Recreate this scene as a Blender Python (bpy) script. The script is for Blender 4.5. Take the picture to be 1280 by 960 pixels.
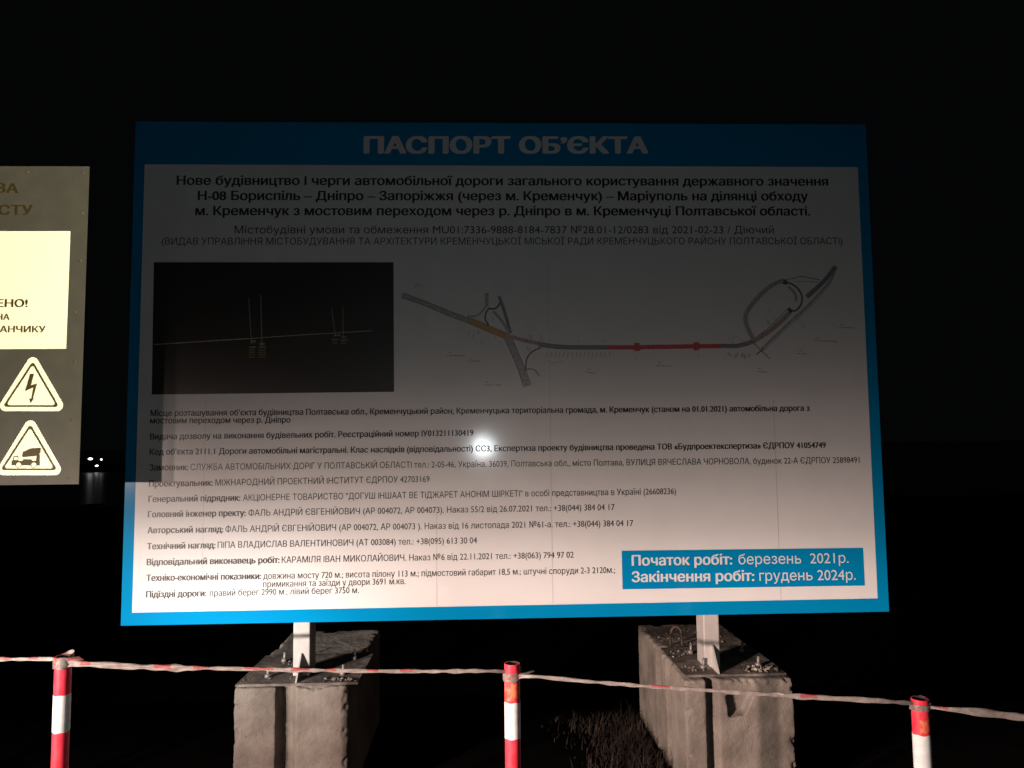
import bpy, bmesh, math, random
from mathutils import Vector, Matrix
from mathutils.geometry import delaunay_2d_cdt
random.seed(7)
for o in list(bpy.data.objects):
    bpy.data.objects.remove(o)
S = bpy.context.scene
COL = S.collection
R = math.radians

# ------------------------------------------------------------------ camera
CAM_Z = 1.8
YAW, PITCH, ROLL = 0.03516362, 0.07926487, -0.01054949
cd = bpy.data.cameras.new('camera'); cam = bpy.data.objects.new('camera', cd); COL.objects.link(cam)
fw = Vector((math.sin(YAW)*math.cos(PITCH), math.cos(YAW)*math.cos(PITCH), math.sin(PITCH)))
rt = Vector((math.cos(YAW), -math.sin(YAW), 0)); up = rt.cross(fw)
r2 = rt*math.cos(ROLL) + up*math.sin(ROLL); u2 = -rt*math.sin(ROLL) + up*math.cos(ROLL)
m = Matrix((r2, u2, -fw)).transposed().to_4x4(); m.translation = (0, 0, CAM_Z)
cam.matrix_world = m
cd.sensor_width = 36; cd.lens = 960/1280*36; cd.clip_end = 3000; cd.clip_start = .02
S.camera = cam

# ------------------------------------------------------------------ night sky, exposure
w = bpy.data.worlds.new('World'); S.world = w; w.use_nodes = True
bg = w.node_tree.nodes['Background']
bg.inputs[0].default_value = (.75, .85, 1, 1); bg.inputs[1].default_value = .0016
S.view_settings.view_transform = 'Standard'; S.view_settings.look = 'None'
S.view_settings.exposure = 0; S.view_settings.gamma = 1
S.cycles.use_denoising = True
S.cycles.sample_clamp_indirect = 3

# ------------------------------------------------------------------ lamps: a pair of shaded site lamps, an added light to brighten the warning board, the phone's flash
def ramp(nt, stops, interp='LINEAR'):
    n = nt.nodes.new('ShaderNodeValToRGB'); cr = n.color_ramp; cr.interpolation = interp
    while len(cr.elements) < len(stops): cr.elements.new(.5)
    for e, (p, v) in zip(cr.elements, stops):
        e.position = p; e.color = (v, v, v, 1)
    return n
def mth(nt, op, a, b=None):
    n = nt.nodes.new('ShaderNodeMath'); n.operation = op
    for i, v in enumerate((a, b)):
        if v is None: continue
        if isinstance(v, (int, float)): n.inputs[i].default_value = v
        else: nt.links.new(v, n.inputs[i])
    return n.outputs[0]
def beam_lamp(name, loc, target, energy, colour, cone, size, xr, yr, level=True):
    """a spot lamp with a reflector pattern: xr/yr = ramps over the sideways / upward tangent of the beam"""
    l = bpy.data.lights.new(name, 'SPOT'); l.energy = energy; l.color = colour
    l.spot_size = R(cone); l.spot_blend = .4; l.shadow_soft_size = size
    o = bpy.data.objects.new(name, l); COL.objects.link(o); o.location = loc
    d = Vector(target) - Vector(loc)
    if level: d.z = 0
    o.rotation_euler = d.to_track_quat('-Z', 'Y').to_euler()
    l.use_nodes = True; nt = l.node_tree; em = nt.nodes['Emission']
    tc = nt.nodes.new('ShaderNodeTexCoord'); sp = nt.nodes.new('ShaderNodeSeparateXYZ'); nt.links.new(tc.outputs['Normal'], sp.inputs[0])
    z = mth(nt, 'MULTIPLY', sp.outputs[2], -1)
    tx = mth(nt, 'ADD', mth(nt, 'DIVIDE', sp.outputs[0], z), .5)
    ty = mth(nt, 'ADD', mth(nt, 'DIVIDE', sp.outputs[1], z), .5)
    rx = ramp(nt, [(p+.5, v) for p, v in xr], 'EASE'); ry = ramp(nt, [(p+.5, v) for p, v in yr])
    nt.links.new(tx, rx.inputs[0]); nt.links.new(ty, ry.inputs[0])
    nt.links.new(mth(nt, 'MULTIPLY', rx.outputs[0], ry.outputs[0]), em.inputs['Strength'])
    return o
HEAD_Y = [(-0.383, 0.75), (-0.153, 1), (-0.108, 1.0), (-0.083, 0.8), (-0.055, 0.47), (-0.024, 0.27), (0.002, 0.155), (0.039, 0.065), (0.067, 0.028), (0.101, 0.012), (0.147, 0.003), (0.217, 0)]
HEAD_X = [(-.5, .3), (-.3, .40), (-.22, .46), (-.17, .56), (-.08, .64), (0, .74), (.118, .95), (.16, 1.0), (.20, .86), (.30, .46), (.45, .36)]
WARM = (1, .755, .66)
HEAD_P = 2420
for x in (-4.25, -4.95):
    beam_lamp('lamp_beam', (x, -1, 1.78), (.5, 4.08, 1.78), HEAD_P, WARM, 100, .04, HEAD_X, HEAD_Y)
beam_lamp('lamp_hot_spot', (-4.25, -1, 1.78), (-1.3, 4.08, 1.78), 2000, (.92, 1, .98), 60, .04,
          [(-.16, 0), (.0, 1), (.16, 0)], [(-.26, 0), (-.18, .8), (-.147, 1), (-.10, .34), (-.06, .07), (-.03, 0)])
beam_lamp('added_sign_light', (2.4, .3, 2.0), (-2.45, 3.66, 2.35), 3300, (1, .89, .58), 60, .015,
          [(-.3, 1), (.0, 1), (.055, 1), (.0705, .9), (.076, 0)], [(-.2, 0), (-.16, 1), (.0, 1), (.16, 1), (.2, 0)], level=False)  # added lamp: stands in for the sign film's retroreflection
fl = bpy.data.lights.new('phone_flash', 'POINT'); fl.energy = 28; fl.shadow_soft_size = .008; fl.color = (.93, .99, 1)
fo = bpy.data.objects.new('phone_flash', fl); COL.objects.link(fo); fo.location = (-.03, .0, CAM_Z-.02)

# ------------------------------------------------------------------ helpers
def rgb(c): return (c[0], c[1], c[2], 1)
def mat(name, col, rough=.6, col2=None, scale=8, bump=0, bscale=40, metal=0, detail=6, lo=.35, hi=.7, spec=.5, coords='Object'):
    M = bpy.data.materials.new(name); M.use_nodes = True; nt = M.node_tree; b = nt.nodes['Principled BSDF']
    b.inputs['Base Color'].default_value = rgb(col); b.inputs['Roughness'].default_value = rough
    b.inputs['Metallic'].default_value = metal; b.inputs['Specular IOR Level'].default_value = spec
    tc = nt.nodes.new('ShaderNodeTexCoord')
    if col2:
        n = nt.nodes.new('ShaderNodeTexNoise'); n.inputs['Scale'].default_value = scale; n.inputs['Detail'].default_value = detail
        nt.links.new(tc.outputs[coords], n.inputs['Vector'])
        r = nt.nodes.new('ShaderNodeValToRGB'); r.color_ramp.elements[0].position = lo; r.color_ramp.elements[1].position = hi
        r.color_ramp.elements[0].color = rgb(col); r.color_ramp.elements[1].color = rgb(col2)
        nt.links.new(n.outputs['Fac'], r.inputs[0]); nt.links.new(r.outputs[0], b.inputs['Base Color'])
    if bump:
        n2 = nt.nodes.new('ShaderNodeTexNoise'); n2.inputs['Scale'].default_value = bscale; n2.inputs['Detail'].default_value = 5
        nt.links.new(tc.outputs[coords], n2.inputs['Vector'])
        bp = nt.nodes.new('ShaderNodeBump'); bp.inputs['Strength'].default_value = bump; bp.inputs['Distance'].default_value = .01
        nt.links.new(n2.outputs['Fac'], bp.inputs['Height']); nt.links.new(bp.outputs[0], b.inputs['Normal'])
    return M
def emis(name, col, s):
    M = bpy.data.materials.new(name); M.use_nodes = True; b = M.node_tree.nodes['Principled BSDF']
    b.inputs['Base Color'].default_value = (.1, .1, .1, 1)
    b.inputs['Emission Color'].default_value = rgb(col); b.inputs['Emission Strength'].default_value = s
    return M
def tag(o, label=None, cat=None, group=None, kind=None):
    if label: o['label'] = label
    if cat: o['category'] = cat
    if group: o['group'] = group
    if kind: o['kind'] = kind
    return o
def thing(name, label, cat, loc=(0, 0, 0), group=None):
    o = bpy.data.objects.new(name, None); COL.objects.link(o); o.location = loc; o.empty_display_size = .2
    return tag(o, label, cat, group)
def wloc(o):
    v = Vector((0, 0, 0))
    while o is not None: v += o.location; o = o.parent
    return v
class MB:
    """collects faces in world coordinates, becomes one mesh object"""
    def __init__(s): s.bm = bmesh.new()
    def poly(s, pts, mi=0):
        f = s.bm.faces.new([s.bm.verts.new(p) for p in pts]); f.material_index = mi; return f
    def box(s, a, b, mi=0):
        (x0, y0, z0), (x1, y1, z1) = a, b
        v = [s.bm.verts.new(p) for p in ((x0,y0,z0),(x1,y0,z0),(x1,y1,z0),(x0,y1,z0),(x0,y0,z1),(x1,y0,z1),(x1,y1,z1),(x0,y1,z1))]
        for q in ((3,2,1,0),(4,5,6,7),(0,1,5,4),(1,2,6,5),(2,3,7,6),(3,0,4,7)):
            s.bm.faces.new([v[i] for i in q]).material_index = mi
        return v
    def tube(s, pts, rad, n=12, mi=0, cap=True):
        pts = [Vector(p) for p in pts]; rad = rad if isinstance(rad, (list, tuple)) else [rad]*len(pts)
        rings = []; ref = None
        for i, p in enumerate(pts):
            d = (pts[min(i+1, len(pts)-1)] - pts[max(i-1, 0)]).normalized()
            if ref is None: ref = d.orthogonal().normalized()
            a = (ref - d*ref.dot(d)).normalized(); ref = a; c = d.cross(a)
            rings.append([s.bm.verts.new(p + (a*math.cos(t) + c*math.sin(t))*rad[i]) for t in [2*math.pi*k/n for k in range(n)]])
        for A, Bq in zip(rings, rings[1:]):
            for k in range(n):
                f = s.bm.faces.new((A[k], A[(k+1) % n], Bq[(k+1) % n], Bq[k])); f.material_index = mi; f.smooth = True
        if cap:
            s.bm.faces.new(rings[0][::-1]).material_index = mi; s.bm.faces.new(rings[-1]).material_index = mi
        return rings
    def prism(s, pts, d, mi=0):
        """polygon pts extruded by vector d"""
        a = [s.bm.verts.new(p) for p in pts]; b = [s.bm.verts.new(Vector(p)+Vector(d)) for p in pts]
        s.bm.faces.new(a).material_index = mi; s.bm.faces.new(b[::-1]).material_index = mi
        for i in range(len(a)):
            j = (i+1) % len(a); s.bm.faces.new((a[j], a[i], b[i], b[j])).material_index = mi
    def build(s, name, mats, parent=None, bevel=0, normals=True):
        if normals: bmesh.ops.recalc_face_normals(s.bm, faces=s.bm.faces)
        if bevel:
            bmesh.ops.bevel(s.bm, geom=[e for e in s.bm.edges if len(e.link_faces) == 2 and e.calc_face_angle(0) > .5], offset=bevel, segments=2, affect='EDGES', profile=.5)
        me = bpy.data.meshes.new(name); off = wloc(parent) if parent else None
        if off is not None: bmesh.ops.translate(s.bm, verts=s.bm.verts, vec=-off)
        s.bm.to_mesh(me); s.bm.free()
        for mm in (mats if isinstance(mats, (list, tuple)) else [mats]): me.materials.append(mm)
        o = bpy.data.objects.new(name, me); COL.objects.link(o)
        if parent: o.parent = parent
        return o
def evaluated(o):
    """apply an object's modifiers without operators"""
    dg = bpy.context.evaluated_depsgraph_get(); dg.update()
    me = bpy.data.meshes.new_from_object(o.evaluated_get(dg)); o.modifiers.clear(); old = o.data; o.data = me
    return o
_glyph = {}
def glyphs(body):
    """outlines of the built-in font, filled by winding number (overlapping contours stay filled)"""
    c = bpy.data.curves.new('lettering', 'FONT'); c.body = body.replace('І', 'l'); c.size = 1; c.resolution_u = 3; c.fill_mode = 'NONE'
    o = bpy.data.objects.new('lettering', c); COL.objects.link(o)
    dg = bpy.context.evaluated_depsgraph_get(); dg.update()
    me = bpy.data.meshes.new_from_object(o.evaluated_get(dg))
    bpy.data.objects.remove(o); bpy.data.curves.remove(c)
    nb = {}
    for e in me.edges:
        i, j = e.vertices; nb.setdefault(i, []).append(j); nb.setdefault(j, []).append(i)
    loops, seen = [], set()
    for s in sorted(nb):
        if s in seen: continue
        lp = [s]; seen.add(s); cur = s
        while True:
            nx = [q for q in nb[cur] if q not in seen]
            if not nx: break
            cur = nx[0] if len(lp) > 1 or len(nx) == 1 else min(nx); seen.add(cur); lp.append(cur)
        if len(lp) > 2: loops.append([me.vertices[q].co.copy() for q in lp])
    boxes = [(min(v.x for v in l), max(v.x for v in l), min(v.y for v in l), max(v.y for v in l)) for l in loops]
    pts, edges = [], []
    for l in loops:
        n = len(pts); pts += [v.to_2d() for v in l]; edges += [(n+k, n+(k+1) % len(l)) for k in range(len(l))]
    V2, _, T, _, _, _ = delaunay_2d_cdt(pts, edges, [], 0, 1e-6)
    F = []
    for f in T:
        cx = sum(V2[k].x for k in f)/len(f); cy = sum(V2[k].y for k in f)/len(f); wn = 0
        for l, (xa, xb, ya, yb) in zip(loops, boxes):
            if not (xa < cx < xb and ya < cy < yb): continue
            for k in range(len(l)):
                p, q = l[k-1], l[k]
                if (p.y > cy) != (q.y > cy) and cx < (q.x-p.x)*(cy-p.y)/(q.y-p.y)+p.x: wn += 1 if q.y > p.y else -1
        if wn: F.append(list(f))
    bpy.data.meshes.remove(me)
    return [Vector((v.x, v.y, 0)) for v in V2], F
def cap_height():
    if not _glyph:
        V, F = glyphs('Н'); ys = [v.y for v in V]; _glyph['h'] = (min(ys), max(ys)-min(ys))
    return _glyph['h']
WEIGHT = {0: [(0, 0)], 1: [(-.030, -.008), (-.010, .008), (.010, -.008), (.030, .008)],
          2: [(-.055, -.02), (-.03, .02), (-.008, -.02), (.012, .02), (.034, -.02), (.055, .02)]}
def lettering(name, segs, cap, y, mt, parent):
    """segs (text, weight, u0, z0, u1, z1): a line printed on a plane facing -Y; heavier weights are overprinted side by side"""
    V, F = [], []
    for body, bold, u0, z0, u1, z1 in segs:
        GV, GF = glyphs(body); xs = [v.x for v in GV]; sp = max(a for a, b in WEIGHT[bold]); x0, x1 = min(xs)-sp, max(xs)+sp
        yb, ch = cap_height(); k = cap/(ch+2*max(b for a, b in WEIGHT[bold]))
        for n, (dx, dy) in enumerate(WEIGHT[bold]):
            base = len(V)
            for v in GV:
                t = (v.x+dx-x0)/(x1-x0)
                V.append((u0+(u1-u0)*t, y-n*.00006, z0+(z1-z0)*t+(v.y-yb+dy+.01*(bold > 0))*k))
            F += [[i+base for i in f] for f in GF]
    off = wloc(parent); me = bpy.data.meshes.new(name)
    me.from_pydata([Vector(v)-off for v in V], [], F); me.materials.append(mt)
    o = bpy.data.objects.new(name, me); COL.objects.link(o); o.parent = parent
    return o
def ribbon(mb, pts, width, y, mi=0):
    pts = [Vector((p[0], y, p[1])) for p in pts]
    if len(pts) > 2:                                      # round the corners
        q = []
        for i in range(len(pts)-1):
            p0 = pts[max(i-1, 0)]; p1 = pts[i]; p2 = pts[i+1]; p3 = pts[min(i+2, len(pts)-1)]
            for k in range(5):
                t = k/5; q.append(.5*((2*p1)+(p2-p0)*t+(2*p0-5*p1+4*p2-p3)*t*t+(3*p1-p0-3*p2+p3)*t**3))
        pts = q+[pts[-1]]
    L, Rr = [], []
    for i, p in enumerate(pts):
        d = (pts[min(i+1, len(pts)-1)]-pts[max(i-1, 0)])
        d = d.normalized() if d.length > 1e-9 else Vector((1, 0, 0)); n = Vector((-d.z, 0, d.x))*width/2
        L.append(mb.bm.verts.new(p+n)); Rr.append(mb.bm.verts.new(p-n))
    for i in range(len(pts)-1): mb.bm.faces.new((L[i], Rr[i], Rr[i+1], L[i+1])).material_index = mi
# camera yaw/pitch/roll [ 0.03516362  0.07926487 -0.01054949]  D=4.076710320389191 board x -1.8708..2.1292 z 0.8996..3.5587
LINES = [
    (0.0977, [('ПАСПОРТ ОБ’ЄКТА', 2, -0.6485, 3.3834, 0.9069, 3.3878)]),
    (0.0518, [('Нове будівництво І черги автомобільної дороги загального користування державного значення', 1, -1.6425, 3.207, 1.9003, 3.2068)]),
    (0.0518, [('Н-08 Бориспіль – Дніпро – Запоріжжя (через м. Кременчук) – Маріуполь на ділянці обходу', 1, -1.529, 3.1234, 1.7848, 3.1232)]),
    (0.0518, [('м. Кременчук з мостовим переходом через р. Дніпро в м. Кременчуці Полтавської області.', 1, -1.5403, 3.0411, 1.7929, 3.0391)]),
    (0.0425, [('Містобудівні умови та обмеження MU01:7336-9888-8184-7837 №28.01-12/0283 від 2021-02-23 / Діючий', 0, -1.3307, 2.942, 1.586, 2.9393)]),
    (0.0382, [('(ВИДАВ УПРАВЛІННЯ МІСТОБУДУВАННЯ ТА АРХІТЕКТУРИ КРЕМЕНЧУЦЬКОЇ МІСЬКОЇ РАДИ КРЕМЕНЧУЦЬКОГО РАЙОНУ ПОЛТАВСЬКОЇ ОБЛАСТІ)', 0, -1.7124, 2.8816, 1.9652, 2.8781)]),
    (0.0323, [('Місце розташування об’єкта будівництва Полтавська обл., Кременчуцький район, Кременчуцька територіальна громада, м. Кременчук (станом на 01.01.2021) автомобільна дорога з', 1, -1.7479, 1.9701, 1.7445, 1.9659)]),
    (0.0323, [('мостовим переходом через р. Дніпро', 1, -1.7489, 1.9313, -1.0226, 1.929)]),
    (0.0323, [('Видача дозволу на виконання будівельних робіт. Реєстраційний номер ІУ013211130419', 1, -1.7468, 1.8479, -0.0628, 1.8513)]),
    (0.0323, [('Код об’єкта 2111.1 Дороги автомобільні магістральні. Клас наслідків (відповідальності) СС3, Експертиза проекту будівництва проведена ТОВ «Будпроектекспертиза» ЄДРПОУ 41054749', 1, -1.7471, 1.7686, 1.8242, 1.7667)]),
    (0.0331, [('Замовник:', 1, -1.7458, 1.687, -1.5465, 1.6869), ('СЛУЖБА АВТОМОБІЛЬНИХ ДОРІГ У ПОЛТАВСЬКІЙ ОБЛАСТІ тел.: 2-05-46, Україна, 36039, Полтавська обл., місто Полтава, ВУЛИЦЯ ВЯЧЕСЛАВА ЧОРНОВОЛА, будинок 22-А ЄДРПОУ 25898491', 0, -1.535, 1.6869, 2.0037, 1.6852)]),
    (0.0331, [('Проектувальник:', 1, -1.746, 1.6032, -1.4187, 1.6051), ('МІЖНАРОДНИЙ ПРОЕКТНИЙ ІНСТИТУТ ЄДРПОУ 42703169', 0, -1.4055, 1.6052, -0.2953, 1.6116)]),
    (0.0331, [('Генеральний підрядник:', 1, -1.7472, 1.5247, -1.2758, 1.5258), ('АКЦІОНЕРНЕ ТОВАРИСТВО "ДОГУШ ІНШААТ ВЕ ТІДЖАРЕТ АНОНІМ ШІРКЕТІ" в особі представництва в Україні (26608236)', 0, -1.2622, 1.5258, 1.0072, 1.5313)]),
    (0.0331, [('Головний інженер пректу:', 1, -1.7476, 1.4464, -1.2473, 1.4475), ('ФАЛЬ АНДРІЙ ЄВГЕНІЙОВИЧ (АР 004072, АР 004073). Наказ 55/2 від 26.07.2021 тел.: +38(044) 384 04 17', 0, -1.2329, 1.4476, 0.6777, 1.452)]),
    (0.0331, [('Авторський нагляд:', 1, -1.7478, 1.365, -1.3611, 1.3654), ('ФАЛЬ АНДРІЙ ЄВГЕНІЙОВИЧ (АР 004072, АР 004073 ). Наказ від 16 листопада 2021 №61-а. тел.: +38(044) 384 04 17', 0, -1.3496, 1.3654, 0.7748, 1.3675)]),
    (0.0331, [('Технічний нагляд:', 1, -1.7477, 1.2835, -1.3996, 1.2848), ('ПІПА ВЛАДИСЛАВ ВАЛЕНТИНОВИЧ (АТ 003084) тел.: +38(095) 613 30 04', 0, -1.3882, 1.2848, -0.0493, 1.2897)]),
    (0.0331, [('Відповідальний виконавець робіт:', 1, -1.7468, 1.2027, -1.0704, 1.2042), ('КАРАМІЛЯ ІВАН МИКОЛАЙОВИЧ. Наказ №6 від 22.11.2021 тел.: +38(063) 794 97 02', 0, -1.0589, 1.2042, 0.4564, 1.2076)]),
    (0.0331, [('Техніко-економічні показники:', 1, -1.7471, 1.1229, -1.1639, 1.1236), ('довжина мосту 720 м.; висота пілону 113 м.; підмостовий габарит 18,5 м.; штучні споруди 2-3 2120м.;', 0, -1.152, 1.1236, 0.6729, 1.1256)]),
    (0.0331, [('примикання та заїзди у двори 3691 м.кв.', 0, -1.1526, 1.0819, -0.4219, 1.086)]),
    (0.0331, [('Підїздні дороги:', 1, -1.746, 1.0398, -1.4411, 1.0411), ('правий берег 2990 м.; лівий берег 3750 м.', 0, -1.4236, 1.0412, -0.6621, 1.0444)]),
    (0.0552, [('Початок робіт:', 1, 0.7625, 1.1614, 1.2968, 1.1599), ('березень  2021р.', 0, 1.3301, 1.1598, 1.9197, 1.1582)]),
    (0.0552, [('Закінчення робіт:', 1, 0.7605, 1.0767, 1.4116, 1.0728), ('грудень 2024р.', 0, 1.4381, 1.0726, 1.9545, 1.0695)]),
]
WHITE_FIELD = [(-1.8142, 0.9654), (2.0687, 0.9705), (2.0714, 3.3137), (-1.8143, 3.3201)]
DATE_BOX = [(0.7111, 1.0404), (2.0017, 1.0383), (2.0012, 1.2362), (0.7109, 1.2402)]
PICTURE = [(-1.7439, 2.0828), (-0.4815, 2.0872), (-0.4856, 2.7837), (-1.7514, 2.7865)]
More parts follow.
